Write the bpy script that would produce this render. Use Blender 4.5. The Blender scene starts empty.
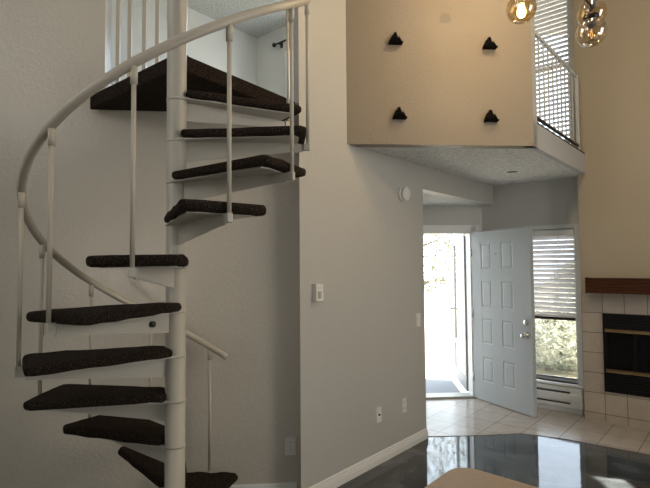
import bpy, bmesh, math, random
from mathutils import Vector, Matrix
SC = bpy.context.scene
COL = SC.collection
R = math.radians
# ------------------------------------------------------------------ camera
cam = bpy.data.cameras.new('camera'); cam.sensor_width = 36.0; cam.lens = 500.0/650.0*36.0; cam.clip_start = 0.02
co = bpy.data.objects.new('camera', cam); COL.objects.link(co); SC.camera = co
_p, _r = R(2.5), R(0.45)
fw = Vector((0, math.cos(_p), math.sin(_p))); rt = Vector((1, 0, 0)); upv = Vector((0, -math.sin(_p), math.cos(_p)))
rx = rt*math.cos(_r) - upv*math.sin(_r)*-1*-1
ry = rt*math.sin(_r) + upv*math.cos(_r)
co.matrix_world = Matrix(((rx.x, ry.x, -fw.x, 0), (rx.y, ry.y, -fw.y, 0), (rx.z, ry.z, -fw.z, 1.58), (0, 0, 0, 1)))
# ------------------------------------------------------------------ world, sun, exposure
SC.view_settings.view_transform = 'Standard'; SC.view_settings.look = 'None'
SC.view_settings.exposure = 0.44; SC.view_settings.gamma = 1.0; SC.view_settings.use_curve_mapping = False
w = bpy.data.worlds.new('sky'); SC.world = w; w.use_nodes = True
bg = w.node_tree.nodes['Background']; bg.inputs[1].default_value = 4.6
_tc = w.node_tree.nodes.new('ShaderNodeTexCoord'); _sx = w.node_tree.nodes.new('ShaderNodeSeparateXYZ'); _mr = w.node_tree.nodes.new('ShaderNodeMapRange'); _cr = w.node_tree.nodes.new('ShaderNodeValToRGB')
w.node_tree.links.new(_tc.outputs['Generated'], _sx.inputs[0]); w.node_tree.links.new(_sx.outputs['Y'], _mr.inputs[0]); _mr.inputs[1].default_value = -1; _mr.inputs[2].default_value = 1
w.node_tree.links.new(_mr.outputs[0], _cr.inputs[0]); w.node_tree.links.new(_cr.outputs[0], bg.inputs[0])
_cr.color_ramp.elements[0].color = (1.0, 0.93, 0.83, 1); _cr.color_ramp.elements[0].position = .35          # sunny side of the sky
_cr.color_ramp.elements[1].color = (0.74, 0.87, 1.0, 1); _cr.color_ramp.elements[1].position = .7           # clear side
sun = bpy.data.lights.new('sun', 'SUN'); sun.energy = 30.0; sun.angle = R(0.6); sun.color = (1, 0.92, 0.79)
so = bpy.data.objects.new('sun', sun); COL.objects.link(so)
SUNV = Vector((0.80, -0.25, 0.75)).normalized()
so.rotation_euler = SUNV.to_track_quat('Z', 'Y').to_euler(); so.location = SUNV*20
BULB_W = 13.0
def portal(name, loc, nrm, sx, sy):
    l = bpy.data.lights.new(name, 'AREA'); l.shape = 'RECTANGLE'; l.size = sx; l.size_y = sy; l.cycles.is_portal = True
    o = bpy.data.objects.new(name, l); COL.objects.link(o); o.location = loc
    o.rotation_euler = (-Vector(nrm)).to_track_quat('Z', 'Y').to_euler()      # shines along nrm
    return o
SC.cycles.max_bounces = 10; SC.cycles.diffuse_bounces = 6; SC.cycles.transparent_max_bounces = 16
SC.cycles.sample_clamp_indirect = 6.0; SC.cycles.caustics_reflective = False; SC.cycles.caustics_refractive = False
SC.cycles.use_denoising = True
# ------------------------------------------------------------------ directions of the house (camera faces +Y)
YAW = R(40.5)
U = Vector((math.sin(YAW), math.cos(YAW), 0)); W = Vector((-math.cos(YAW), math.sin(YAW), 0))
D = (U-W).normalized(); N = (U+W).normalized(); Z = Vector((0, 0, 1))
def v2(x, y, z=0): return Vector((x, y, z))
# ------------------------------------------------------------------ materials
def mat(name, col, rough=0.5, metal=0.0, spec=0.5, bump=None, var=None, coat=0.0, emit=None):
    """bump = (scale, strength, detail); var = (scale, colour2, low, high)"""
    m = bpy.data.materials.new(name); m.use_nodes = True
    nt = m.node_tree; b = nt.nodes['Principled BSDF']
    b.inputs['Base Color'].default_value = (*col, 1); b.inputs['Roughness'].default_value = rough
    b.inputs['Metallic'].default_value = metal; b.inputs['Specular IOR Level'].default_value = spec
    b.inputs['Coat Weight'].default_value = coat
    tc = nt.nodes.new('ShaderNodeTexCoord')
    if bump:
        n = nt.nodes.new('ShaderNodeTexNoise'); n.inputs['Scale'].default_value = bump[0]; n.inputs['Detail'].default_value = bump[2] if len(bump) > 2 else 3
        bp = nt.nodes.new('ShaderNodeBump'); bp.inputs['Strength'].default_value = bump[1]; bp.inputs['Distance'].default_value = bump[3] if len(bump) > 3 else 0.01
        nt.links.new(tc.outputs['Object'], n.inputs['Vector']); nt.links.new(n.outputs['Fac'], bp.inputs['Height']); nt.links.new(bp.outputs['Normal'], b.inputs['Normal'])
    if var:
        n = nt.nodes.new('ShaderNodeTexNoise'); n.inputs['Scale'].default_value = var[0]; n.inputs['Detail'].default_value = 5
        cr = nt.nodes.new('ShaderNodeValToRGB'); cr.color_ramp.elements[0].position = var[2]; cr.color_ramp.elements[1].position = var[3]
        cr.color_ramp.elements[0].color = (*col, 1); cr.color_ramp.elements[1].color = (*var[1], 1)
        nt.links.new(tc.outputs['Object'], n.inputs['Vector']); nt.links.new(n.outputs['Fac'], cr.inputs['Fac']); nt.links.new(cr.outputs['Color'], b.inputs['Base Color'])
    if emit:
        b.inputs['Emission Color'].default_value = (*emit[0], 1); b.inputs['Emission Strength'].default_value = emit[1]
    return m
def glassy(name, tint, refl=0.06, rough=0.02):
    m = bpy.data.materials.new(name); m.use_nodes = True; nt = m.node_tree
    nt.nodes.remove(nt.nodes['Principled BSDF'])
    t = nt.nodes.new('ShaderNodeBsdfTransparent'); t.inputs[0].default_value = (*tint, 1)
    g = nt.nodes.new('ShaderNodeBsdfGlossy'); g.inputs['Roughness'].default_value = rough
    lw = nt.nodes.new('ShaderNodeLayerWeight'); lw.inputs[0].default_value = 0.35
    mr = nt.nodes.new('ShaderNodeMapRange'); mr.inputs[3].default_value = refl; mr.inputs[4].default_value = 0.75
    mx = nt.nodes.new('ShaderNodeMixShader')
    nt.links.new(lw.outputs['Facing'], mr.inputs[0]); nt.links.new(mr.outputs[0], mx.inputs[0])
    nt.links.new(t.outputs[0], mx.inputs[1]); nt.links.new(g.outputs[0], mx.inputs[2])
    nt.links.new(mx.outputs[0], nt.nodes['Material Output'].inputs['Surface'])
    return m
M = {}
M['wall'] = mat('grey_wall_paint', (0.50, 0.495, 0.47), 0.36, bump=(75, 0.22, 4, 0.01))  # same paint as the stair wall, its cooler light put into the colour
M['gloss_wall'] = mat('glossy_wall_paint', (0.60, 0.56, 0.49), 0.15, bump=(42, 0.30, 4, 0.01))  # same paint as the grey walls but glossier, warm light put into its colour
M['tan_wall'] = mat('tan_wall_paint', (0.275, 0.232, 0.182), 0.5, bump=(80, 0.3, 4, 0.01))
M['beige_wall'] = mat('beige_wall_paint', (0.45, 0.385, 0.285), 0.5, bump=(80, 0.3, 4, 0.01))
M['upper_wall'] = mat('pale_wall_paint', (0.84, 0.84, 0.81), 0.6, bump=(45, 0.3, 4))
M['popcorn'] = mat('popcorn_ceiling', (0.78, 0.775, 0.75), 0.9, bump=(42, 0.6, 3, 0.04), var=(48, (0.58, 0.58, 0.56), 0.44, 0.62))
M['plain'] = mat('plain_white', (0.6, 0.6, 0.58), 0.7)
M['trim'] = mat('white_trim', (0.80, 0.80, 0.78), 0.35)
M['trim_grey'] = mat('grey_trim', (0.60, 0.62, 0.62), 0.4)
M['door'] = mat('door_paint', (0.52, 0.55, 0.57), 0.38)
M['steel'] = mat('painted_stair_steel', (0.51, 0.485, 0.43), 0.30, bump=(18, 0.12, 3))
M['rail'] = mat('painted_rail', (0.51, 0.465, 0.39), 0.34, bump=(25, 0.08, 2))
M['carpet'] = mat('brown_carpet', (0.022, 0.015, 0.011), 0.95, spec=0.15, bump=(160, 1.0, 2, 0.02), var=(150, (0.085, 0.063, 0.048), 0.50, 0.68))
M['black'] = mat('black_metal', (0.012, 0.012, 0.012), 0.45)
M['hook'] = mat('black_hook', (0.004, 0.0035, 0.0035), 0.75, spec=.06, bump=(60, 0.4, 3))
M['firebox'] = mat('firebox_black', (0.005, 0.005, 0.005), 0.4, spec=.2)
M['fireglass'] = mat('dark_fire_glass', (0.004, 0.004, 0.004), 0.06, spec=.3)
M['brass'] = mat('aged_brass', (0.26, 0.18, 0.09), 0.4, metal=1.0)
M['chrome'] = mat('chrome', (0.62, 0.62, 0.62), 0.14, metal=1.0)
M['bronze'] = mat('dark_bronze', (0.022, 0.017, 0.014), 0.3, metal=0.6)
M['plastic'] = mat('white_plastic', (0.78, 0.77, 0.73), 0.35)
M['plastic_grey'] = mat('grey_plastic', (0.45, 0.44, 0.40), 0.4)
M['heater'] = mat('heater_enamel', (0.74, 0.74, 0.71), 0.4)
M['heater_dark'] = mat('heater_slot', (0.05, 0.05, 0.05), 0.6)
M['blind'] = mat('blind_slat', (0.80, 0.79, 0.76), 0.5)
def slat_mat():
    m = bpy.data.materials.new('translucent_slat'); m.use_nodes = True; nt = m.node_tree
    p = nt.nodes['Principled BSDF']; p.inputs['Base Color'].default_value = (.80, .795, .79, 1); p.inputs['Roughness'].default_value = .45
    t = nt.nodes.new('ShaderNodeBsdfTranslucent'); t.inputs[0].default_value = (.80, .775, .76, 1); mx = nt.nodes.new('ShaderNodeMixShader'); mx.inputs[0].default_value = .42
    nt.links.new(p.outputs[0], mx.inputs[1]); nt.links.new(t.outputs[0], mx.inputs[2]); nt.links.new(mx.outputs[0], nt.nodes['Material Output'].inputs['Surface']); return m
M['slat'] = slat_mat()
M['laminate'] = mat('tan_laminate', (0.37, 0.285, 0.21), 0.5, var=(60, (0.33, 0.255, 0.185), 0.4, 0.7))
M['laminate_edge'] = mat('tan_laminate_edge', (0.50, 0.40, 0.30), 0.45)
M['glass'] = glassy('clear_glass', (0.96, 0.98, 0.97))
M['screen'] = glassy('window_glass', (0.84, 0.84, 0.85), 0.05)
M['amber'] = glassy('amber_globe', (0.93, 0.78, 0.50), 0.13)
M['clear_amber'] = glassy('pale_globe', (0.93, 0.84, 0.68), 0.14)
M['bulb_lit'] = mat('bulb_lit', (1, 0.8, 0.5), 0.4, emit=((1.0, 0.72, 0.34), 14.0))
M['bulb_dim'] = mat('bulb_dim', (0.8, 0.6, 0.3), 0.3, emit=((1.0, 0.55, 0.18), 1.0))
M['concrete'] = mat('porch_concrete', (0.24, 0.25, 0.265), 0.9, bump=(20, 0.3, 4))
M['ground'] = mat('pale_ground', (0.36, 0.33, 0.28), 0.95, var=(1.5, (0.26, 0.26, 0.17), 0.45, 0.7))
M['bark'] = mat('tree_bark', (0.14, 0.10, 0.07), 0.9, bump=(12, 0.8, 5))
def leaf_mat(name, c1, c2):
    m = mat(name, c1, 0.6, var=(3, c2, .4, .65)); nt = m.node_tree; p = nt.nodes['Principled BSDF']
    t = nt.nodes.new('ShaderNodeBsdfTranslucent'); t.inputs[0].default_value = (*c2, 1); mx = nt.nodes.new('ShaderNodeMixShader'); mx.inputs[0].default_value = .4
    nt.links.new(p.outputs[0], mx.inputs[1]); nt.links.new(t.outputs[0], mx.inputs[2]); nt.links.new(mx.outputs[0], nt.nodes['Material Output'].inputs['Surface']); return m
M['leaf_a'] = leaf_mat('leaf_yellow_green', (0.085, 0.09, 0.035), (0.16, 0.15, 0.075))
M['leaf_b'] = leaf_mat('leaf_green_glare', (0.33, 0.38, 0.33), (0.62, 0.63, 0.53))  # outdoor glare put into the leaf colour as extra paleness
M['storm'] = mat('storm_door_paint', (0.22, 0.225, 0.23), 0.4)
M['patch'] = mat('spackle', (0.25, 0.225, 0.185), 0.7)
M['fascia'] = mat('fascia_grey', (0.47, 0.48, 0.48), 0.45)
M['curtain'] = mat('white_curtain', (0.85, 0.85, 0.83), 0.8)
# wood mantel: stretched noise grain
def tile_mat(name, c1, c2, grout, size, mortar, vec_fn, rough=0.3, bumpy=0.4):
    m = mat(name, c1, rough); nt = m.node_tree; b = nt.nodes['Principled BSDF']
    vec = vec_fn(nt)
    br = nt.nodes.new('ShaderNodeTexBrick'); br.offset = 0.0; br.squash = 1.0
    br.inputs['Scale'].default_value = 1.0; br.inputs['Brick Width'].default_value = size; br.inputs['Row Height'].default_value = size
    br.inputs['Mortar Size'].default_value = mortar; br.inputs['Mortar Smooth'].default_value = 0.2; br.inputs['Bias'].default_value = 0
    br.inputs['Color1'].default_value = (*c1, 1); br.inputs['Color2'].default_value = (*c2, 1); br.inputs['Mortar'].default_value = (*grout, 1)
    tc = nt.nodes.new('ShaderNodeTexCoord')
    n = nt.nodes.new('ShaderNodeTexNoise'); n.inputs['Scale'].default_value = 9; n.inputs['Detail'].default_value = 6
    nt.links.new(tc.outputs['Object'], n.inputs['Vector'])
    mx = nt.nodes.new('ShaderNodeMix'); mx.data_type = 'RGBA'; mx.blend_type = 'MULTIPLY'; mx.inputs[0].default_value = 0.5
    cr = nt.nodes.new('ShaderNodeValToRGB'); cr.color_ramp.elements[0].position = 0.3; cr.color_ramp.elements[0].color = (0.72, 0.70, 0.68, 1); cr.color_ramp.elements[1].position = 0.65
    nt.links.new(n.outputs['Fac'], cr.inputs[0])
    nt.links.new(vec, br.inputs['Vector']); nt.links.new(br.outputs['Color'], mx.inputs[6]); nt.links.new(cr.outputs[0], mx.inputs[7])
    nt.links.new(mx.outputs[2], b.inputs['Base Color'])
    bp = nt.nodes.new('ShaderNodeBump'); bp.invert = True; bp.inputs['Strength'].default_value = bumpy; bp.inputs['Distance'].default_value = 0.004
    nt.links.new(br.outputs['Fac'], bp.inputs['Height']); nt.links.new(bp.outputs['Normal'], b.inputs['Normal'])
    return m
def dot_vec(ax, ay, ox, oy):
    """texture vector = (p.ax + ox, p.ay + oy, 0) with p the world/object position"""
    def fn(nt):
        tc = nt.nodes.new('ShaderNodeTexCoord'); outs = []
        cb = nt.nodes.new('ShaderNodeCombineXYZ')
        for i, (a, o) in enumerate(((ax, ox), (ay, oy))):
            d = nt.nodes.new('ShaderNodeVectorMath'); d.operation = 'DOT_PRODUCT'; d.inputs[1].default_value = a
            nt.links.new(tc.outputs['Object'], d.inputs[0])
            s = nt.nodes.new('ShaderNodeMath'); s.operation = 'ADD'; s.inputs[1].default_value = o
            nt.links.new(d.outputs['Value'], s.inputs[0]); nt.links.new(s.outputs[0], cb.inputs[i])
        return cb.outputs[0]
    return fn
M['floor_tile'] = tile_mat('beige_floor_tile', (0.46, 0.40, 0.345), (0.42, 0.365, 0.31), (0.20, 0.17, 0.15), 0.304, 0.0035, dot_vec(U, W, -4.64+3.04, -2.608+3.04), 0.22)
def wood(name, c1, c2):
    m = mat(name, c1, 0.5, spec=0.15); nt = m.node_tree; b = nt.nodes['Principled BSDF']
    n = nt.nodes.new('ShaderNodeTexNoise'); n.inputs['Scale'].default_value = 1.0; n.inputs['Detail'].default_value = 6
    cr = nt.nodes.new('ShaderNodeValToRGB'); cr.color_ramp.elements[0].color = (*c1, 1); cr.color_ramp.elements[1].color = (*c2, 1)
    cr.color_ramp.elements[0].position = 0.35; cr.color_ramp.elements[1].position = 0.7
    nt.links.new(dot_vec(-W*5, Z*70+U*45, 0, 0)(nt), n.inputs['Vector']); nt.links.new(n.outputs['Fac'], cr.inputs[0]); nt.links.new(cr.outputs[0], b.inputs['Base Color'])
    return m
M['mantel'] = wood('dark_red_wood', (0.035, 0.011, 0.005), (0.10, 0.034, 0.013))
FO = v2(2.66, 5.14)
M['wall_tile'] = tile_mat('beige_wall_tile', (0.52, 0.45, 0.375), (0.48, 0.415, 0.345), (0.17, 0.14, 0.12), 0.192, 0.0035, dot_vec(-W, Z*0.96, W.dot(FO)+0.036+1.92, -0.087*0.96+1.92), 0.35)
def epoxy():
    m = mat('dark_epoxy_floor', (0.03, 0.034, 0.038), 0.055); nt = m.node_tree; b = nt.nodes['Principled BSDF']
    tc = nt.nodes.new('ShaderNodeTexCoord'); n = nt.nodes.new('ShaderNodeTexNoise'); n.inputs['Scale'].default_value = 1.6; n.inputs['Detail'].default_value = 7; n.inputs['Distortion'].default_value = 1.6
    cr = nt.nodes.new('ShaderNodeValToRGB'); cr.color_ramp.elements[0].color = (0.012, 0.014, 0.017, 1); cr.color_ramp.elements[1].color = (0.10, 0.112, 0.12, 1)
    cr.color_ramp.elements[0].position = 0.38; cr.color_ramp.elements[1].position = 0.68
    nt.links.new(tc.outputs['Object'], n.inputs['Vector']); nt.links.new(n.outputs['Fac'], cr.inputs[0]); nt.links.new(cr.outputs[0], b.inputs['Base Color'])
    n2 = nt.nodes.new('ShaderNodeTexNoise'); n2.inputs['Scale'].default_value = 7; n2.inputs['Detail'].default_value = 2
    bp = nt.nodes.new('ShaderNodeBump'); bp.inputs['Strength'].default_value = 0.05; bp.inputs['Distance'].default_value = 0.01
    nt.links.new(tc.outputs['Object'], n2.inputs['Vector']); nt.links.new(n2.outputs['Fac'], bp.inputs['Height']); nt.links.new(bp.outputs['Normal'], b.inputs['Normal'])
    b.inputs['IOR'].default_value = 1.62
    return m
M['epoxy'] = epoxy()
# ------------------------------------------------------------------ mesh helpers
class MB:
    def __init__(s): s.b = bmesh.new()
    def box(s, o, ax, ay, az, x0, x1, y0, y1, z0, z1, bev=0):
        """box in the frame (o; ax, ay, az)"""
        t = bmesh.new(); bmesh.ops.create_cube(t, size=1)
        for v in t.verts:
            x = x0+(v.co.x+.5)*(x1-x0); y = y0+(v.co.y+.5)*(y1-y0); z = z0+(v.co.z+.5)*(z1-z0)
            v.co = o+ax*x+ay*y+az*z
        if bev: bmesh.ops.bevel(t, geom=t.edges[:], offset=bev, segments=2, profile=.6, affect='EDGES')
        s.add(t); return s
    def add(s, t):
        bmesh.ops.recalc_face_normals(t, faces=t.faces[:])
        me = bpy.data.meshes.new('t'); t.to_mesh(me); t.free(); s.b.from_mesh(me); bpy.data.meshes.remove(me)
    def prism(s, pts, z0, z1, bev=0, seg=3):
        t = bmesh.new(); vs = [t.verts.new((p[0], p[1], z0)) for p in pts]
        f = t.faces.new(vs); r = bmesh.ops.extrude_face_region(t, geom=[f])
        for v in r['geom']:
            if isinstance(v, bmesh.types.BMVert): v.co.z = z1
        if bev: bmesh.ops.bevel(t, geom=t.edges[:], offset=bev, segments=seg, profile=.5, affect='EDGES', clamp_overlap=True)
        s.add(t); return s
    def plate(s, o, ax, ay, nrm, pts, th, bev=0):
        """polygon in plane (o; ax, ay), extruded by th along nrm"""
        t = bmesh.new(); vs = [t.verts.new(o+ax*p[0]+ay*p[1]) for p in pts]
        f = t.faces.new(vs); r = bmesh.ops.extrude_face_region(t, geom=[f])
        for v in r['geom']:
            if isinstance(v, bmesh.types.BMVert): v.co += nrm*th
        if bev: bmesh.ops.bevel(t, geom=t.edges[:], offset=bev, segments=2, profile=.5, affect='EDGES', clamp_overlap=True)
        s.add(t); return s
    def tube(s, pts, r, n=12):
        pts = [Vector(p) for p in pts]; t = bmesh.new(); rings = []
        rad = r if isinstance(r, (list, tuple)) else [r]*len(pts)
        ref = None
        for i, p in enumerate(pts):
            d = (pts[min(i+1, len(pts)-1)]-pts[max(i-1, 0)]).normalized()
            if ref is None: ref = Vector((1, 0, 0)) if abs(d.x) < .9 else Vector((0, 1, 0))
            a = d.cross(ref).normalized(); b = d.cross(a).normalized(); ref = -b if False else a.cross(d)
            rings.append([t.verts.new(p+(a*math.cos(k*2*math.pi/n)+b*math.sin(k*2*math.pi/n))*rad[i]) for k in range(n)])
        for i in range(len(rings)-1):
            for k in range(n): t.faces.new((rings[i][k], rings[i][(k+1) % n], rings[i+1][(k+1) % n], rings[i+1][k]))
        t.faces.new(rings[0][::-1]); t.faces.new(rings[-1])
        for f in t.faces: f.smooth = True
        s.add(t); return s
    def lathe(s, o, axis, prof, n=24):
        """prof = [(radius, along axis)]"""
        axis = axis.normalized(); ref = Vector((0, 0, 1)) if abs(axis.z) < .9 else Vector((1, 0, 0))
        a = axis.cross(ref).normalized(); b = axis.cross(a).normalized(); t = bmesh.new(); rings = []
        for r, h in prof:
            if r < 1e-6: rings.append([t.verts.new(o+axis*h)])
            else: rings.append([t.verts.new(o+axis*h+(a*math.cos(k*2*math.pi/n)+b*math.sin(k*2*math.pi/n))*r) for k in range(n)])
        for i in range(len(rings)-1):
            A, B = rings[i], rings[i+1]
            for k in range(n):
                k2 = (k+1) % n
                if len(A) == 1 and len(B) == 1: continue
                if len(A) == 1: f = t.faces.new((A[0], B[k], B[k2]))
                elif len(B) == 1: f = t.faces.new((A[k], B[0], A[k2]))
                else: f = t.faces.new((A[k], A[k2], B[k2], B[k]))
                f.smooth = True
        if len(rings[0]) > 1: t.faces.new(rings[0][::-1])
        if len(rings[-1]) > 1: t.faces.new(rings[-1])
        s.add(t); return s
    def ball(s, c, r, n=24, sq=1.0):
        t = bmesh.new(); bmesh.ops.create_uvsphere(t, u_segments=n, v_segments=n//2, radius=r)
        for v in t.verts: v.co = Vector((v.co.x, v.co.y, v.co.z*sq))+c
        for f in t.faces: f.smooth = True
        s.add(t); return s
    def build(s, name, m, parent=None):
        me = bpy.data.meshes.new(name); s.b.to_mesh(me); s.b.free(); me.materials.append(m)
        o = bpy.data.objects.new(name, me); COL.objects.link(o)
        if parent:
            o.parent = parent
            q = parent; off = Vector((0, 0, 0))
            while q: off += q.location; q = q.parent
            for v in me.vertices: v.co -= off
        return o
def thing(name, label, cat, loc=(0, 0, 0), group=None):
    o = bpy.data.objects.new(name, None); o.empty_display_size = .1; COL.objects.link(o); o.location = loc
    return tag(o, label, cat, group)
def tag(o, label, cat, group=None):
    o['label'] = label; o['category'] = cat
    if group: o['group'] = group
    return o
def struct(o, label=None):
    o['kind'] = 'structure'
    if label: o['label'] = label
    return o
def wall(name, p0, ax, nrm, s0, s1, z0, z1, th, m, holes=()):
    """a wall in the vertical plane through p0 along ax, thickness th along nrm, with rectangular holes (s0, s1, z0, z1)"""
    xs = sorted({s0, s1, *[h[0] for h in holes], *[h[1] for h in holes]}); xs = [x for x in xs if s0 <= x <= s1]
    zs = sorted({z0, z1, *[h[2] for h in holes], *[h[3] for h in holes]}); zs = [q for q in zs if z0 <= q <= z1]
    def solid(i, j):
        if not (0 <= i < len(xs)-1 and 0 <= j < len(zs)-1): return False
        cx, cz = (xs[i]+xs[i+1])/2, (zs[j]+zs[j+1])/2
        return not any(h[0] < cx < h[1] and h[2] < cz < h[3] for h in holes)
    t = bmesh.new(); V = {}
    def vert(i, j, k):
        if (i, j, k) not in V: V[i, j, k] = t.verts.new(p0+ax*xs[i]+Z*zs[j]+nrm*(th if k else 0))
        return V[i, j, k]
    for i in range(len(xs)-1):
        for j in range(len(zs)-1):
            if not solid(i, j): continue
            for k in (0, 1): t.faces.new((vert(i, j, k), vert(i+1, j, k), vert(i+1, j+1, k), vert(i, j+1, k)))
            for di, dj, e in ((-1, 0, ((i, j), (i, j+1))), (1, 0, ((i+1, j), (i+1, j+1))), (0, -1, ((i, j), (i+1, j))), (0, 1, ((i, j+1), (i+1, j+1)))):
                if not solid(i+di, j+dj):
                    a, b = e; t.faces.new((vert(*a, 0), vert(*b, 0), vert(*b, 1), vert(*a, 1)))
    b = MB(); b.add(t); return struct(b.build(name, m))
# ------------------------------------------------------------------ the shell
CORN = v2(-.171, 3.377)                      # outside corner beside the stair
WAo = v2(-.178, 3.52)                        # stair wall, along D
LFo = v2(.174, 3.781)                        # loft front, left end, along D
DWo = v2(1.753, 6.005)                       # entry door wall (hinge), along D
WINo = FO+U*.17                              # window wall, along -W
HI = 5.3; LOB, LOT = 2.512, 2.71             # ceiling height, loft slab
FLU = 2.74                                   # upper landing level
struct(MB().box(v2(0, 0), Vector((1, 0, 0)), Vector((0, 1, 0)), Z, -3.7, 4.7, -3.1, 6.0, -.12, 0).build('floor', M['epoxy']))
tile_pts = [(.86, 4.672), (1.421, 4.70), (1.809, 4.747), (2.154, 4.591), (2.437, 4.373), (2.667, 4.198), (3.30, 3.66), (4.3, 2.8), (4.62, 3.6), (2.80, 5.45), (1.85, 6.10), (.4, 5.98)]
struct(MB().prism(tile_pts, .0005, .005).build('floor_tiled_entry', M['floor_tile']))
wall('wall_stair', WAo, D, N, -4.0, .0, 0, HI, .12, M['gloss_wall'], [(-1.345, 0.0, LOT, HI)])
# the jog between stair wall and hall wall, and the jamb of the upper opening
struct(MB().prism([CORN[:2], (CORN+U*.13)[:2], (CORN+U*.13+W*.12)[:2], (-.178, 3.53)], 0, HI).build('wall_jog', M['wall']))
struct(MB().box(v2(-.178, 3.52), D, N, Z, -.045, .01, .0, .16, FLU, HI).build('trim_1', M['trim_grey']))
SB = 1.675
wall('wall_hall', CORN, U, W, .13, SB, 0, HI, .12, M['wall'])
wall('wall_header', CORN+U*SB, U, W, 0, 1.80, 2.29, LOB+.05, .12, M['wall'])
wall('wall_alcove', CORN+U*SB+W*.12, N, -D, 0, 1.4, 0, 2.45, .1, M['wall'])
wall('wall_entry', DWo, D, N, -1.4, .17, 0, 2.75, .14, M['wall'], [(-.91, .0, 0, 1.985)])
wall('wall_window', WINo, -W, U, -1.20, -.0, 0, HI, .14, M['wall'], [(-.90, -.125, .30, 1.965), (-1.0, -.125, 2.84, 4.75)])
wall('wall_fireplace', FO, -W, U, -.037, 2.55, 0, HI, .17, M['beige_wall'])
wall('wall_loft', LFo, D, N, -.0, 1.478, LOB-.003, HI, .10, M['tan_wall'])
# end of the loft front, painted the grey of the halls
pe = LFo+D*1.478
struct(MB().prism([pe[:2], (pe+U*.105)[:2], (pe+U*.105-D*.09)[:2], (pe-D*.09+N*.02)[:2]], LOB-.003, HI).build('trim_2', M['wall']))
# loft slab with its side fascia
rp = pe+U*.005
le = FO-W*.03
le = Vector((2.69, 5.125, 0))
slab = [(LFo+N*.03+D*.02)[:2], (pe+N*.03)[:2], (pe+W*.02+U*.02)[:2], (le+W*.02)[:2], (FO-W*-.04+U*.2)[:2], (CORN+U*3.36)[:2], (CORN+U*.6)[:2]]
sl = MB().prism(slab, LOB, LOT-.01).build('floor_loft', M['popcorn']); struct(sl)
wall('trim_3', pe, U, W, -.0, (le-pe).length, LOB-.003, LOT, .05, M['fascia'])
struct(MB().prism([(.70, 4.55), (2.1, 6.03), (1.9, 6.2), (.3, 6.2)], 2.293, 2.40).build('ceiling_entry', M['popcorn']))
# upper room behind the stair wall
UC = v2(-.997, 7.37)
uf = [(WAo+N*.12-D*3.6)[:2], (WAo+N*.1)[:2], (-.1, 3.7), (.8, 5.6), (-.90, 7.55), (-4.6, 4.2)]
struct(MB().prism(uf, LOT-.1, FLU).build('floor_upper', M['carpet']))
struct(MB().prism([(p[0], p[1]) for p in uf], 5.0, 5.08).build('ceiling_upper', M['popcorn']))
wall('wall_upper_left', UC, -U, W, -.1, 5.2, LOT-.1, 5.08, .1, M['upper_wall'])
wall('wall_upper_right', UC, -W, U, 0.0, 2.6, LOT-.1, 5.08, .1, M['upper_wall'], [(.64, 2.3, 3.0, 4.62)])
wall('wall_upper_side', CORN+U*.1+W*.13, U, W, 0.15, 3.6, LOT-.1, 5.08, .05, M['upper_wall'])
# rest of the living room, behind and beside the camera
wall('wall_left', v2(-3.6, -3), Vector((0, 1, 0)), Vector((-1, 0, 0)), 0, 6.3, 0, HI, .15, M['wall'], [(1.7, 3.1, 3.3, 5.2), (3.9, 4.5, 3.3, 5.2)])
wall('wall_rear', v2(-3.75, -3), Vector((1, 0, 0)), Vector((0, -1, 0)), 0, 8.5, 0, HI, .15, M['wall'], [(.75, 1.45, .7, 1.9)])
portal('portal_rear', (-2.65, -3.02, 1.3), (0, 1, 0), .7, 1.2)
SUNW = v2(2.07, 3.70)+SUNV*((4.55-2.07)/SUNV.x)
wall('wall_right', v2(4.55, -3), Vector((0, 1, 0)), Vector((1, 0, 0)), 0, 6.7, 0, HI, .03, M['wall'], [(SUNW.y+3-.19, SUNW.y+3+.06, SUNW.z-.09, SUNW.z+.11), (2.5, 4.5, .9, 3.65)])
struct(MB().box(v2(0, 0), Vector((1, 0, 0)), Vector((0, 1, 0)), Z, -4.8, 4.8, -3.2, 8.0, HI, HI+.1).build('ceiling', M['plain']))
portal('portal_left', (-3.62, -.6, 4.25), (1, 0, 0), 1.4, 1.9)
portal('portal_left_second', (-3.62, 1.2, 4.25), (1, 0, 0), .6, 1.9)
portal('portal_right', (4.57, .5, 2.27), (-1, 0, 0), 2.0, 2.75)
p = DWo-D*.455+Z*1.0+N*.1; portal('portal_door', p, -N, .91, 1.97)
p = WINo+W*.51+Z*1.13+U*.1; portal('portal_window', p, -U, .77, 1.66)
p = WINo+W*.56+Z*3.8+U*.1; portal('portal_loft', p, -U, .87, 1.9)
p = UC-W*1.47+Z*3.81+U*.05; portal('portal_upper', p, -U, 1.66, 1.62)
# hall baseboard with its ridged profile
def baseboard(name, p0, ax, out, s0, s1):
    b = MB()
    b.plate(p0+ax*s0, out, Z, ax, [(0, 0), (.016, 0), (.016, .045), (.013, .05), (.013, .062), (.009, .067), (.009, .08), (.004, .09), (0, .09)], s1-s0)
    return struct(b.build(name, M['trim']))
baseboard('baseboard_hall', CORN, U, -W, -.01, SB)
baseboard('baseboard_stair', WAo, D, -N, -3.4, -.03)
baseboard('baseboard_entry', DWo, D, -N, .03, .14)
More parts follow.
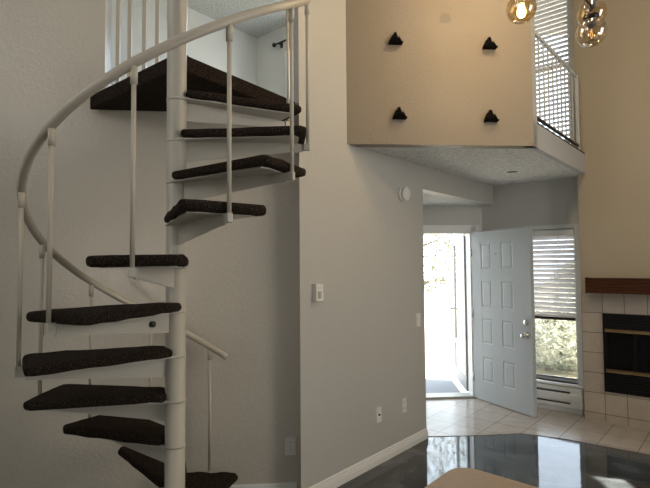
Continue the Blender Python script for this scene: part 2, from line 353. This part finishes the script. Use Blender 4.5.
# ------------------------------------------------------------------ spiral staircase
SX, SY = -.7914, 2.6537; RR = .705
A0, DA = 57.66, 30.796
def zb(i): return 1.58+(-2.46275+.5671*i-1.58)*.395
STEP = .5671*.395; HR = 2.0975*.395
st = thing('spiral_staircase', 'white steel spiral staircase with dark brown carpeted treads', 'staircase', (SX, SY, 0))
PC = v2(SX, SY)
def pol(a, r, z=0): return Vector((SX+r*math.cos(R(a)), SY+r*math.sin(R(a)), z))
b = MB(); b.lathe(PC, Z, [(.11, 0), (.11, .012), (.0515, .013), (.0515, 2.90), (.0535, 2.905), (.0535, 3.95), (.045, 3.97), (0, 3.975)], 32)
b.build('pole', M['steel'], st)
random.seed(4)
for i in range(1, 12):
    a = A0+DA*i; base = zb(i); top = base+.078-.0078*max(0, 7-i)
    ca = Vector((math.cos(R(a)), math.sin(R(a)), 0)); sa = Vector((-ca.y, ca.x, 0)); o = PC
    # carpet: wrapped pad, slightly lumpy edge
    t = bmesh.new()
    prof = [(.035, .074), (.10, .088), (.655, .198), (.686, .180), (.690, .10), (.690, -.10), (.686, -.180), (.655, -.198), (.10, -.088), (.035, -.074)]
    vs = [t.verts.new(o+ca*x+sa*y+Z*(top-.046)) for x, y in prof]
    f = t.faces.new(vs); r_ = bmesh.ops.extrude_face_region(t, geom=[f])
    for v in r_['geom']:
        if isinstance(v, bmesh.types.BMVert): v.co.z = top
    bmesh.ops.subdivide_edges(t, edges=[e for e in t.edges if e.calc_length() > .2], cuts=6)
    ed = [e for e in t.edges if len(e.link_faces) == 2 and e.calc_face_angle(0) > .9 and abs(e.verts[0].co.z-e.verts[1].co.z) < .01]
    bmesh.ops.bevel(t, geom=ed, offset=.019, segments=4, profile=.5, affect='EDGES', clamp_overlap=True)
    for v in t.verts:
        v.co.z += .0035*math.sin(v.co.x*37+i)*math.cos(v.co.y*41+i*2)+random.uniform(-.0012, .0012)
    for f in t.faces: f.smooth = True
    b = MB(); b.add(t); tr = b.build('tread', M['carpet'], st)
    # steel pan under the pad, with its collar on the pole
    b = MB(); pts = [(.0, .05), (.09, .07), (.63, .155), (.65, .12), (.65, -.12), (.63, -.155), (.09, -.07), (.0, -.05)]
    b.prism([(o+ca*x+sa*y)[:2] for x, y in pts], top-.052, top-.042)
    b.lathe(o+Z*(top-.058), Z, [(.0535, 0), (.0535, .012), (.052, .013)], 24)
    b.build('pan', M['steel'], tr)
    # vertical gusset below the middle of the tread
    b = MB(); pl = [(.04, -.052), (.672, -.052), (.69, -.075), (.672, -.098), (.60, -.100), (.04, -.158)]
    b.plate(o+Z*top-sa*.004, ca, Z, sa, pl, .008)
    if i == 6: pass
    b.build('gusset', M['steel'], tr)
    if i == 6:
        q = o+ca*.17+Z*(top-.10); sgn = -1 if sa.y > 0 else 1
        MB().lathe(q, sa*sgn, [(.0, -.001), (.016, 0), (.016, .02), (.011, .024), (0, .025)], 16).build('bolt', M['black'], tr)
    # baluster with fitting at the foot and collar under the rail
    P0 = pol(a, RR, base); rz = base+HR
    b = MB(); b.tube([P0+Z*.0, P0+Z*(HR-.0)], .0095, 12)
    bl = b.build('baluster', M['rail'], st)
    b = MB(); b.lathe(P0+Z*(HR-.075), Z, [(.0095, 0), (.0145, .001), (.0145, .07)], 14); b.build('collar', M['rail'], bl)
    b = MB(); b.box(P0-Z*.012, ca, sa, Z, -.024, .0115, -.012, .012, 0, .040, .004); b.build('foot', M['steel'], bl)
# helical handrail
pts = []
for k in range(0, 161):
    t_ = .70+(11.55-.70)*k/160
    pts.append(pol(A0+DA*t_, RR, zb(t_)+HR+.012))
MB().tube(pts, .0205, 14).build('handrail', M['rail'], st)
# triangular carpeted landing
LA, LB = v2(-1.585, 3.345), v2(-.205, 3.50)
n1 = WAo-N*.004-D*1.40; n2 = WAo-N*.004-D*.03
pts = [(-.868, 2.735), (-.835, 2.69), (-.75, 2.69), (-.742, 2.735), (LB.x, LB.y), (n2.x, n2.y), (n1.x-.02, n1.y-.04), (LA.x, LA.y)]
t = bmesh.new(); vs = [t.verts.new((*p_, 2.655)) for p_ in pts]; f = t.faces.new(vs); r_ = bmesh.ops.extrude_face_region(t, geom=[f])
for v in r_['geom']:
    if isinstance(v, bmesh.types.BMVert): v.co.z = 2.75
ed = [e for e in t.edges if abs(e.verts[0].co.z-e.verts[1].co.z) < .01]
bmesh.ops.bevel(t, geom=ed, offset=.022, segments=4, profile=.5, affect='EDGES', clamp_overlap=True)
b = MB(); b.add(t); ld = b.build('landing', M['carpet'], st)
# ------------------------------------------------------------------ guard rail of the upper floor, left of the landing
g = thing('guard_rail', 'white upstairs guard rail with square balusters left of the landing', 'railing', WAo-D*1.2+Z*FLU)
b = MB(); b.box(WAo, D, N, Z, -1.345, -.93, .0, .10, FLU-.03, FLU+.10); b.build('curb', M['trim'], g)
for s in (-1.27, -1.19, -1.09, -1.0):
    MB().box(WAo+D*s+N*.04, D, N, Z, -.013, .013, -.013, .013, FLU+.10, 3.80).build('baluster', M['rail'], g)
MB().box(WAo, D, N, Z, -1.345, -.93, .01, .07, 3.80, 3.84, .006).build('top_rail', M['rail'], g)
# ------------------------------------------------------------------ loft railing
lr = thing('loft_railing', 'white metal balcony railing before the upstairs blinds', 'railing', pe+U*.1+Z*LOT)
q0 = pe+U*.105+W*.025; Lr = (le-pe).length-.24
MB().box(q0, U, W, Z, 0, Lr, -.012, .012, 3.470, 3.502, .004).build('top_rail', M['trim_grey'], lr)
MB().box(q0, U, W, Z, 0, Lr, -.011, .011, LOT+.055, LOT+.075, .003).build('bottom_rail', M['bronze'], lr)  # dark colour stands in for the shadow on this rail
nb = 11
for k in range(nb):
    s = .03+(Lr-.09)*k/(nb-1)
    MB().box(q0+U*s, U, W, Z, -.0055, .0055, -.0055, .0055, LOT+.07, 3.475).build('baluster', M['trim_grey'], lr)
MB().box(q0+U*(Lr-.015), U, W, Z, -.014, .014, -.014, .014, LOT+.0125, 3.502, .003).build('end_post', M['trim_grey'], lr)
tag(MB().box(pe, U, W, Z, .10, Lr+.23, .0, .9, LOT-.002, LOT+.012).build('loft_carpet', M['carpet']), 'dark carpet edge on the loft floor under the balcony railing', 'carpet')
# ------------------------------------------------------------------ blinds and windows
def blind(name, label, s0, s1, zt, zbm, off, pitch, tilt, jit, seed, btm=True):
    rnd = random.Random(seed)
    o = WINo; t = thing(name, label, 'blind', o-W*((s0+s1)/2)+Z*zbm)
    MB().box(o, -W, U, Z, s0-.005, s1+.005, off-.035, off+.035, zt-.065, zt, .006).build('headrail', M['blind'], t)
    b = MB(); z = zt-.085
    while z > zbm+.03:
        a = R(tilt+rnd.uniform(-jit, jit)); hw = .025
        dv = U*math.cos(a)*-1+Z*-math.sin(a)      # room-side edge dips down
        nv = U*math.sin(a)*-1+Z*math.cos(a)
        b.box(o+Z*z+U*off, -W, dv, nv, s0, s1, -hw, hw, -.0016, .0016)
        z -= pitch
    b.build('slats', M['slat'], t)
    MB().box(o, -W, U, Z, s0, s1, off-.026, off+.026, zbm, zbm+.022, .004).build('bottom_rail', M['blind'], t)
    for f_ in (.2, .78):
        x = s0+(s1-s0)*f_
        MB().tube([o-W*x+U*(off-.029)+Z*(zbm-.0), o-W*x+U*(off-.029)+Z*(zt-.06)], .0018, 6).build('cord', M['trim'], t)
    return t
def window(name, s0, s1, z0, z1, mid=None, label=None, frame=None):
    o = WINo+U*.09
    b = MB(); fw_ = .035
    for x0, x1, y0, y1 in ((s0, s0+fw_, z0, z1), (s1-fw_, s1, z0, z1), (s0+fw_, s1-fw_, z0, z0+fw_), (s0+fw_, s1-fw_, z1-fw_, z1)):
        b.box(o, -W, U, Z, x0, x1, 0, .05, y0, y1)
    if mid: b.box(o, -W, U, Z, s0+fw_, s1-fw_, .0, .05, mid-.02, mid+.02)
    wn = struct(b.build(name, frame or M['trim']), label)
    MB().box(o, -W, U, Z, s0+fw_, s1-fw_, .022, .027, z0+fw_, z1-fw_).build('pane', M['screen'], wn)
    return wn
window('window_1', -.90, -.125, .30, 1.965, .985, None, M['trim'])
b = MB(); b.box(WINo, -W, U, Z, -.86, -.16, .07, .10, .333, .343); b.box(WINo, -W, U, Z, -.86, -.16, .07, .10, .965, 1.0); struct(b.build('trim_4', M['bronze']))
window('window_2', -1.0, -.125, 2.84, 4.75, 3.8, None, M['trim'])
blind('window_blind', 'white slat blind half raised in the window behind the open door', -.885, -.14, 1.955, 1.0, .045, .0525, -60, 11, 7)
blind('loft_blind', 'tall white slat blind upstairs behind the balcony railing', -.985, -.14, 4.74, 2.90, .045, .052, -17, 2, 3)
# casing and sill of the lower window, casing of the upper
b = MB(); b.box(WINo, -W, U, Z, -.125, -.037, -.012, .0, .26, 2.0); b.box(WINo, -W, U, Z, -.985, -.90, -.012, 0, .26, 2.0); b.box(WINo, -W, U, Z, -.985, -.037, -.013, 0, 1.965, 2.01); struct(b.build('trim_5', M['trim_grey']))
b = MB(); b.box(WINo, -W, U, Z, -.96, -.06, -.035, .09, .275, .300, .004); struct(b.build('trim_6', M['trim']))
b = MB(); b.box(WINo, -W, U, Z, -.123, -.037, -.010, .0, LOT+.02, HI); struct(b.build('trim_7', M['trim_grey']))
# electric baseboard heater
h = thing('baseboard_heater', 'long white electric baseboard heater under the window', 'heater', WINo+W*.55+Z*.02)
b = MB(); b.box(WINo, -W, U, Z, -.98, -.08, -.055, -.004, .055, .265, .004); b.build('body', M['heater'], h)
b = MB(); b.box(WINo, -W, U, Z, -.96, -.20, -.058, -.054, .205, .226); b.box(WINo, -W, U, Z, -.96, -.20, -.058, -.054, .095, .112); b.build('slot', M['heater_dark'], h)
b = MB(); b.plate(WINo-W*-.98, -U, Z, -W, [(.055, .125), (.066, .128), (.066, .195), (.055, .205)], .90); b.build('front_cover', M['heater'], h)
b = MB(); b.box(WINo, -W, U, Z, -.97, -.09, -.045, -.006, .006, .055); b.build('base', M['trim_grey'], h)
# ------------------------------------------------------------------ front door (open), casing, threshold
b = MB()
for x0, x1, y0, y1 in ((-.975, -.91, 0, 2.05), (.0, .065, 0, 2.05), (-.975, .10, 1.985, 2.055)):
    b.box(DWo, D, N, Z, x0, x1, -.016, .0, y0, y1)
for x0, x1, y0, y1 in ((-.93, -.895, 0, 1.985), (-.012, .012, 0, 1.985), (-.91, .0, 1.955, 1.99)):
    b.box(DWo, D, N, Z, x0, x1, .0, .14, y0, y1)
struct(b.build('trim_8', M['trim']))
struct(MB().box(DWo, D, N, Z, -.91, 0, -.02, .17, 0.005, .028, .004).build('trim_9', M['plastic_grey']))
dd = v2(.426, -.905).normalized(); dn = v2(-dd.y, dd.x)      # dn points right, away from the seen face
HP = v2(1.757, 5.985)
door = bpy.data.objects.new('door_1', None); COL.objects.link(door); door.location = HP; struct(door, 'white eight panel front door standing open into the room')
DL, DH = .873, 1.965
PAN = [(.150, .312), (.462, .632)]; ROW = [(1.53, 1.83), (1.09, 1.39), (.67, .96), (.235, .515)]
def door_leaf():
    xs = sorted({0, DL, *[x for p_ in PAN for x in p_]}); zs = sorted({.012, DH, *[z for r_ in ROW for z in r_]})
    t = bmesh.new(); rec = []
    for side in (0, 1):
        grid = {}
        for i, x in enumerate(xs):
            for j, z in enumerate(zs): grid[i, j] = t.verts.new(HP+dd*x+Z*z+dn*(.045 if side else 0))
        for i in range(len(xs)-1):
            for j in range(len(zs)-1):
                f = t.faces.new((grid[i, j], grid[i+1, j], grid[i+1, j+1], grid[i, j+1]))
                if any(abs(xs[i]-a) < 1e-6 for a, _ in PAN) and any(abs(zs[j]-a) < 1e-6 for a, _ in ROW): rec.append((f, side))
        if side == 0: g0 = grid
    n_, m_ = len(xs)-1, len(zs)-1
    for i in range(n_):
        for j in (0, m_): t.faces.new((g0[i, j], g0[i+1, j], grid[i+1, j], grid[i, j]))
    for j in range(m_):
        for i in (0, n_): t.faces.new((g0[i, j], g0[i, j+1], grid[i, j+1], grid[i, j]))
    bmesh.ops.recalc_face_normals(t, faces=t.faces[:])
    for f, side in rec:
        d_ = dn*(1 if side == 0 else -1)
        for th, dp in ((.010, .004), (.012, .0), (.020, -.003)):
            bmesh.ops.inset_region(t, faces=[f], thickness=th)
            for v in f.verts: v.co += d_*dp
    b = MB(); b.add(t); return b
door_leaf().build('leaf', M['door'], door)
def knob(side):
    s = -1 if side == 0 else 1; o = HP+dd*.80+Z*.835+dn*(0 if side == 0 else .045)
    return MB().lathe(o, dn*s, [(.033, 0), (.033, .006), (.014, .01), (.012, .03), (.022, .038), (.029, .05), (.027, .062), (.016, .07), (0, .071)], 20)
knob(0).build('knob', M['chrome'], door); knob(1).build('knob', M['chrome'], door)
for s, dz in ((-1, 0), (1, .045)):
    o = HP+dd*.80+Z*.97+dn*dz
    MB().lathe(o, dn*s, [(.031, 0), (.031, .007), (.024, .014), (.010, .016), (0, .016)], 20).build('deadbolt', M['chrome'], door)
MB().lathe(HP+dd*.392+Z*1.70, -dn, [(.009, 0), (.009, .003), (0, .003)], 12).build('peephole', M['brass'], door)
for z in (.25, 1.0, 1.72):
    MB().tube([HP-dd*.006-dn*.004+Z*(z-.045), HP-dd*.006-dn*.004+Z*(z+.045)], .007, 10).build('hinge', M['chrome'], door)
# storm door outside, swung out
sdr = v2(.075, .84).normalized(); sdn = v2(sdr.y, -sdr.x); SH = DWo+N*.16-D*.03
sd = thing('storm_door', 'white framed glass storm door swung outward beyond the front doorway', 'door', SH)
b = MB()
for x0, x1, y0, y1 in ((0, .09, .04, 1.94), (.75, .84, .04, 1.94), (.09, .75, 1.84, 1.94), (.09, .75, .04, .20), (.09, .75, .52, .58)):
    b.box(SH, sdr, sdn, Z, x0, x1, 0, .03, y0, y1)
b.build('frame', M['storm'], sd)
MB().box(SH, sdr, sdn, Z, .09, .75, .013, .017, .58, 1.84).build('pane', M['glass'], sd)
MB().box(SH, sdr, sdn, Z, .09, .75, .010, .02, .20, .52).build('kick_panel', M['trim'], sd)
b = MB(); b.tube([SH+sdr*.79+Z*.98-sdn*.0, SH+sdr*.79+Z*.98-sdn*.05, SH+sdr*.70+Z*.98-sdn*.055], .009, 8); b.build('handle', M['black'], sd)
# ------------------------------------------------------------------ fireplace
struct(MB().box(FO, -W, U, Z, -.037, 2.2, -.012, .0, 0, 1.285).build('trim_10', M['wall_tile']))
fp = thing('fireplace_insert', 'black fireplace insert with brass trimmed glass doors', 'fireplace', FO-W*.7+Z*.313)
s0, s1, z0, z1 = .158, 1.25, .315, 1.085
b = MB()
for x0, x1, y0, y1 in ((s0, s0+.022, z0, z1), (s1-.022, s1, z0, z1), (s0+.02, s1-.02, .93, z1), (s0+.02, s1-.02, z0, .515)):
    b.box(FO-U*.012, -W, -U, Z, x0, x1, 0, .016, y0, y1)
b.box(FO-U*.012, -W, -U, Z, s0+.01, s1-.01, 0, .0015, z0+.01, z1-.01)
b.build('frame', M['firebox'], fp)
for zz in [.975+k*.025 for k in range(4)]+[.35+k*.025 for k in range(6)]:
    MB().box(FO-U*.012, -W, -U, Z, s0+.05, s1-.05, .014, .02, zz, zz+.010).build('louvre', M['firebox'], fp)
for x0, x1 in ((s0+.022, .425), (.432, .70), (.707, .97), (.977, s1-.022)):
    pd = MB().box(FO-U*.012, -W, -U, Z, x0, x1, .002, .008, .535, .915).build('glass_door', M['fireglass'], fp)
    for a0, a1 in ((x0, x0+.012), (x1-.012, x1)): MB().box(FO-U*.012, -W, -U, Z, a0, a1, .006, .013, .535, .915).build('stile', M['firebox'], pd)
MB().box(FO-U*.012, -W, -U, Z, s0+.02, s1-.02, .006, .03, .905, .935, .003).build('trim_bar', M['brass'], fp)
MB().box(FO-U*.012, -W, -U, Z, s0+.02, s1-.02, .006, .03, .51, .54, .003).build('trim_bar', M['brass'], fp)
for x in (.405, .95): MB().lathe(FO-U*.042-W*x+Z*.525, -U, [(.006, 0), (.006, .012), (.013, .016), (.013, .024), (0, .028)], 12).build('knob', M['brass'], fp)
tag(MB().box(FO-U*.012, -W, -U, Z, .045, 2.1, 0, .16, 1.290, 1.438, .006).build('mantel', M['mantel']), 'dark red wooden beam mantel above the tiled fireplace', 'mantel')
# ------------------------------------------------------------------ wall fittings
HN = -W                                    # out of the hall wall
def hall(s, z): return CORN+U*s+Z*z
t = thing('thermostat', 'white box thermostat with slider on the grey hall wall', 'thermostat', hall(.155, 1.39))
MB().box(hall(.160, 1.397), U, HN, Z, -.040, .040, 0, .036, -.058, .058, .004).build('case', M['plastic'], t)
MB().box(hall(.160, 1.397), U, HN, Z, -.012, .012, .034, .041, -.042, .005, .002).build('lever', M['plastic_grey'], t)
MB().box(hall(.160, 1.397), U, HN, Z, -.018, .018, .036, .037, .028, .032).build('mark', M['plastic_grey'], t)
t = thing('smoke_detector', 'round white smoke detector high on the grey hall wall', 'detector', hall(1.31, 2.205))
MB().lathe(hall(1.31, 2.205), HN, [(.068, 0), (.068, .018), (.062, .022)], 28).build('base', M['plastic'], t)
MB().lathe(hall(1.31, 2.205), HN, [(.055, .022), (.055, .027), (.061, .03), (.061, .048), (.053, .055), (0, .056)], 28).build('cover', M['plastic'], t)
def plate(name, label, cat, o, ax, nm, kind):
    t = thing(name, label, cat, o)
    MB().box(o, ax, nm, Z, -.036, .036, 0, .006, -.059, .059, .002).build('cover_plate', M['plastic'], t)
    if kind == 'outlet':
        for dz in (-.024, .024):
            s_ = MB().box(o+Z*dz, ax, nm, Z, -.016, .016, .004, .0085, -.014, .014, .002).build('socket', M['plastic'], t)
            b = MB()
            for dx in (-.006, .006): b.box(o+Z*dz, ax, nm, Z, dx-.001, dx+.001, .0083, .0088, -.002, .007)
            b.build('slot', M['black'], s_)
    elif kind == 'switch':
        MB().box(o, ax, nm, Z, -.017, .017, .005, .0085, -.034, .034, .001).build('rocker', M['plastic'], t)
    elif kind == 'jack':
        MB().lathe(o, nm, [(.008, .005), (.008, .014), (.004, .016), (0, .016)], 12).build('connector', M['black'], t)
    return t
plate('light_switch', 'white light switch plate on the hall wall beside the doorway', 'light switch', hall(1.55, 1.085), U, HN, 'switch')
plate('cable_jack', 'white wall plate with a black cable jack low on the hall wall', 'wall plate', hall(.906, .385), U, HN, 'jack')
plate('wall_outlet', 'white outlet low on the hall wall right of the cable jack', 'outlet', hall(1.29, .377), U, HN, 'outlet')
plate('wall_outlet', 'white outlet on the dark stair wall behind the spiral stairs', 'outlet', v2(-.25, 3.5145, .338), D, -N, 'outlet')
# four peak shaped hooks
def hook(name, label, s, z, first=[None]):
    o = LFo+D*s+Z*z
    if first[0] is None:
        t = thing(name, label, 'wall hook', o, 'mountain peak hooks on the loft front')
        b = MB(); t_ = bmesh.new()
        pr = [(-.052, -.038), (.052, -.040), (.053, -.030), (.036, .008), (.028, .014), (.020, .002), (.004, .050), (-.004, .052), (-.016, .030), (-.026, .024), (-.048, -.024)]
        fr = [t_.verts.new(o+D*x+Z*y) for x, y in pr]
        bk = [t_.verts.new(o+D*x*.86-N*(.030+.012*(1 if y < 0 else .3))+Z*(y*.88-.004)) for x, y in pr]
        n_ = len(pr)
        for k in range(n_): t_.faces.new((fr[k], fr[(k+1) % n_], bk[(k+1) % n_], bk[k]))
        c = t_.verts.new(o-N*.056-Z*.012); c2 = t_.verts.new(o-N*.05+D*.026-Z*.018)
        for k in range(n_):
            cc = c2 if 1 <= k <= 4 else c
            t_.faces.new((bk[k], bk[(k+1) % n_], cc))
        t_.faces.new((bk[1], c2, c)); t_.faces.new((bk[5], c, c2)); t_.faces.new(fr[::-1])
        b.add(t_); b.build('peak', M['hook'], t)
        MB().box(o-Z*.040, D, -N, Z, -.05, .05, .0, .052, -.006, .002, .003).build('ledge', M['hook'], t)
        first[0] = t
    else:
        t = first[0].copy(); COL.objects.link(t); t.location = o; t['label'] = label
        for c in first[0].children:
            d = c.copy(); COL.objects.link(d); d.parent = t
    return t
hook('wall_hook', 'black peak-shaped hook at the upper left of the tan loft front', .383, 3.335)
hook('wall_hook', 'black peak-shaped hook at the upper right of the tan loft front', 1.132, 3.318)
hook('wall_hook', 'black peak-shaped hook at the lower left of the tan loft front', .407, 2.750)
hook('wall_hook', 'black peak-shaped hook at the lower right of the tan loft front', 1.130, 2.740)
tag(MB().plate(LFo+D*.784+Z*3.515, D, Z, -N, [(-.045, -.03), (-.01, -.042), (.035, -.034), (.05, -.004), (.036, .032), (-.005, .04), (-.04, .024)], .0015).build('spackle_patch', M['patch']), 'grey spackle patch near the top of the tan loft front', 'patch')
# recessed downlight in the soffit
t = thing('recessed_light', 'small round recessed light in the popcorn soffit before the entry', 'ceiling light', (1.89, 5.0, LOB))
MB().lathe(v2(1.89, 5.0, LOB+.004), -Z, [(.05, 0), (.085, .001), (.085, .006), (.07, .010), (.06, .004)], 28).build('ring', M['trim'], t)
MB().lathe(v2(1.89, 5.0, LOB+.003), -Z, [(0, .001), (.058, .004), (0, .0045)], 28).build('lens', M['black'], t)
# curtain rod and curtain at the window of the upper room
cr_o = UC-U*.07
t = thing('curtain_rod', 'black curtain rod with ball finial in the upstairs room', 'curtain rod', cr_o-W*.6+Z*4.745)
MB().tube([cr_o-W*.46+Z*4.745, cr_o-W*2.5+Z*4.745], .012, 10).build('rod', M['black'], t)
MB().ball(cr_o-W*.445+Z*4.745, .032, 16).build('finial', M['black'], t)
b = MB(); b.tube([cr_o-W*.53+Z*4.745, cr_o-W*.53+U*.06+Z*4.74], .012, 8); b.box(UC-W*.53, -W, U, Z, -.02, .02, -.012, -.002, 4.70, 4.78); b.build('bracket', M['black'], t)
b = MB(); b.box(UC, -W, U, Z, .575, .64, -.03, .0, 2.93, 4.66); b.box(UC, -W, U, Z, .575, 2.37, -.03, 0, 4.62, 4.68); b.box(UC, -W, U, Z, .575, 2.37, -.05, 0, 2.93, 3.0); struct(b.build('window_3', M['trim']))
# ------------------------------------------------------------------ table corner at the bottom of the picture
TZ = .74
tb = thing('dining_table', 'tan laminate table top with a rounded corner in front', 'table', (.75, 1.5, 0))
def rounded(cx, cy, r, a0, a1, n=12): return [(cx+r*math.cos(R(a0+(a1-a0)*k/n)), cy+r*math.sin(R(a0+(a1-a0)*k/n))) for k in range(n+1)]
# two edges meet at the rounded far corner
e1 = v2(.487, 2.063)-v2(.37, 1.924); e1.normalize(); e2 = v2(.808, 1.933)-v2(.616, 2.116); e2.normalize()
a1 = math.degrees(math.atan2(e1.x, -e1.y)); a2 = math.degrees(math.atan2(-e2.x, e2.y))
aa = math.degrees(math.atan2(e1.y, e1.x))+90; bb = math.degrees(math.atan2(e2.y, e2.x))+90
arc = rounded(.563, 2.030, .085, aa, bb)
s_pt = Vector((*arc[0], 0)); e_pt = Vector((*arc[-1], 0))
A_ = s_pt-e1*.75; B_ = e_pt+e2*1.05; C_ = B_-e1*.75
tp = [A_[:2]]+arc+[B_[:2], C_[:2]]
MB().prism(tp, TZ-.03, TZ, .004, 2).build('table_top', M['laminate'], tb)
ins = lambda p_: (Vector((*p_, 0))*.9+((A_+B_)/2)*.1)
for p_ in (arc[6], A_[:2], B_[:2], C_[:2]):
    q = (Vector((p_[0], p_[1], 0))*.84+((A_+B_)/2)*.16)
    MB().tube([Vector((q.x, q.y, 0.0)), Vector((q.x, q.y, TZ-.03))], .022, 12).build('leg', M['black'], tb)
# ------------------------------------------------------------------ chandelier
HUB = Vector((1.42, 3.0, 3.62))
ch = thing('chandelier', 'dark bronze chandelier with amber glass globes hanging over the room', 'chandelier', (HUB.x, HUB.y, HI))
b = MB(); b.tube([HUB+Z*.0, Vector((HUB.x, HUB.y, HI-.03))], .011, 10); b.build('stem', M['bronze'], ch)
MB().lathe(Vector((HUB.x, HUB.y, HI)), -Z, [(.07, 0), (.07, .012), (.03, .03), (.012, .035)], 24).build('canopy', M['bronze'], ch)
MB().lathe(HUB, Z, [(0, -.06), (.03, -.05), (.04, -.02), (.04, .05), (.02, .07)], 20).build('hub', M['bronze'], ch)
globes = [  # globe centre, tint, lit bulb
    ((1.215, 3.0, 3.145), 'amber', True), ((1.64, 3.0, 2.995), 'clear_amber', False), ((1.755, 3.2, 3.215), 'amber', False),
    ((1.13, 3.22, 3.95), 'amber', True), ((1.62, 2.78, 4.05), 'amber', True), ((1.75, 3.1, 4.15), 'amber', True), ((1.25, 2.75, 4.2), 'amber', True)]
for c, tint, lit in globes:
    c = Vector(c); top = c+Z*.125; up_ = c.z > 3.6
    flat = Vector((c.x-HUB.x, c.y-HUB.y, 0)); hz = max(top.z+.03, HUB.z) if not up_ else top.z+.06
    st_ = Vector((HUB.x, HUB.y, hz if up_ else min(HUB.z, c.z+.34)))
    pth = [st_, st_+flat*.45+Z*.01, st_+flat*.85+Z*(0.0), Vector((c.x, c.y, max(top.z+.02, st_.z-.02 if up_ else top.z+.02)))]
    pth = [st_, Vector((st_.x+flat.x*.6, st_.y+flat.y*.6, (st_.z*.55+(top.z+.06)*.45))), Vector((c.x, c.y, top.z+.035)), Vector((c.x, c.y, top.z-.01))]
    MB().tube(pth, .0085, 10).build('arm', M['bronze'], ch)
    MB().lathe(top-Z*.055, Z, [(.018, -.035), (.024, -.025), (.024, .0), (.045, .012), (.045, .032), (.02, .05), (.01, .055)], 18).build('socket', M['bronze'], ch)
    gl = MB().ball(c, .088, 32).build('globe', M[tint], ch)
    bc = c-Z*.02
    bb_ = MB().lathe(bc, Z, [(0, -.035), (.016, -.03), (.026, -.012), (.027, .006), (.018, .03), (.012, .05)], 16)
    bb_.build('bulb', M['bulb_lit'] if lit else M['clear_amber'], gl)
    if not lit:
        MB().tube([bc+Z*.04, bc+Z*.0+D*.008, bc-Z*.018, bc-D*.008, bc+Z*.03], .0022, 6).build('filament', M['bulb_dim'], gl)
    if not lit: continue
    l = bpy.data.lights.new('bulb_light', 'POINT'); l.energy = BULB_W*(1.0 if lit else .25); l.color = (1.0, .82, .60); l.shadow_soft_size = .04
    lo = bpy.data.objects.new('bulb_light', l); COL.objects.link(lo); lo.location = c-Z*.07
# ------------------------------------------------------------------ outdoors
struct(MB().box(v2(0, 0), Vector((1, 0, 0)), Vector((0, 1, 0)), Z, -14, 22, 6.35, 40, -.30, -.14).build('ground', M['ground']))
struct(MB().box(DWo, D, N, Z, -1.6, .45, .16, 1.7, -.15, -.02).build('porch_slab', M['concrete']))
struct(MB().box(DWo, D, N, Z, -2.2, .40, .15, 1.6, 2.42, 2.56).build('roof_sky_block', M['trim_grey']))  # unseen overhang added to keep sky light off the storm door and slab
struct(MB().box(DWo, D, N, Z, -2.3, -2.2, .15, 1.6, -.14, 2.56).build('wall_sky_block', M['trim_grey']))  # unseen side wall added to block more sky light at the doorway
def tree(name, label, x, y, h, rad, n, leaf, seed, cone=False, z0=.3, size=.12):
    rnd = random.Random(seed); t = thing(name, label, 'tree', (x, y, -.14), None)
    b = MB(); b.tube([Vector((x, y, -.2)), Vector((x+.05, y, h*.4)), Vector((x-.03, y, h*.9))], [.11*h/4, .08*h/4, .02], 8)
    for k in range(7):
        a = rnd.uniform(0, 6.28); z = h*rnd.uniform(.25, .8); l = rad*.7
        b.tube([Vector((x, y, z)), Vector((x+l*math.cos(a), y+l*math.sin(a), z+.25*l))], [.035, .01], 6)
    b.build('trunk', M['bark'], t)
    bm = bmesh.new()
    for k in range(n):
        z = rnd.uniform(z0, h); f_ = (z-z0)/(h-z0)
        rr = rad*((1-f_)*.95+.05 if cone else math.sqrt(max(0, 1-(2*f_-1)**2))*.9+.1)
        r_ = rr*math.sqrt(rnd.uniform(.1, 1)); a = rnd.uniform(0, 6.28)
        c = Vector((x+r_*math.cos(a), y+r_*math.sin(a), z)); s = size*rnd.uniform(.5, 1.3)
        d1 = Vector((rnd.gauss(0, 1), rnd.gauss(0, 1), rnd.gauss(0, .7))).normalized(); d2 = d1.cross(Vector((rnd.gauss(0, 1), rnd.gauss(0, 1), rnd.gauss(0, 1)))).normalized()
        vs = [bm.verts.new(c+d1*s), bm.verts.new(c+d2*s*.4), bm.verts.new(c-d1*s), bm.verts.new(c-d2*s*.4)]
        bm.faces.new(vs)
    b = MB(); me = bpy.data.meshes.new('t'); bm.to_mesh(me); bm.free(); b.b.from_mesh(me); bpy.data.meshes.remove(me)
    b.build('foliage', M[leaf], t)
tree('garden_tree', 'pale yellow-green tree outside the open front doorway', 2.15, 12.0, 4.0, 1.25, 2600, 'leaf_a', 1, z0=.9, size=.06)
tree('conifer_tree', 'low green conifer with painted-in glare close outside the window beside the door', 4.0, 8.6, 1.15, 1.3, 14000, 'leaf_b', 2, False, -.14, .05)
tree('garden_bush', 'yellow-green bush outside the window left of the conifer', 5.0, 12.3, 1.1, 1.2, 5000, 'leaf_a', 3, z0=-.14, size=.06)
tree('conifer_tree', 'farther conifer outside the window behind the nearer one', 7.6, 15.5, 1.6, 2.0, 7000, 'leaf_b', 5, True, -.1, .08)
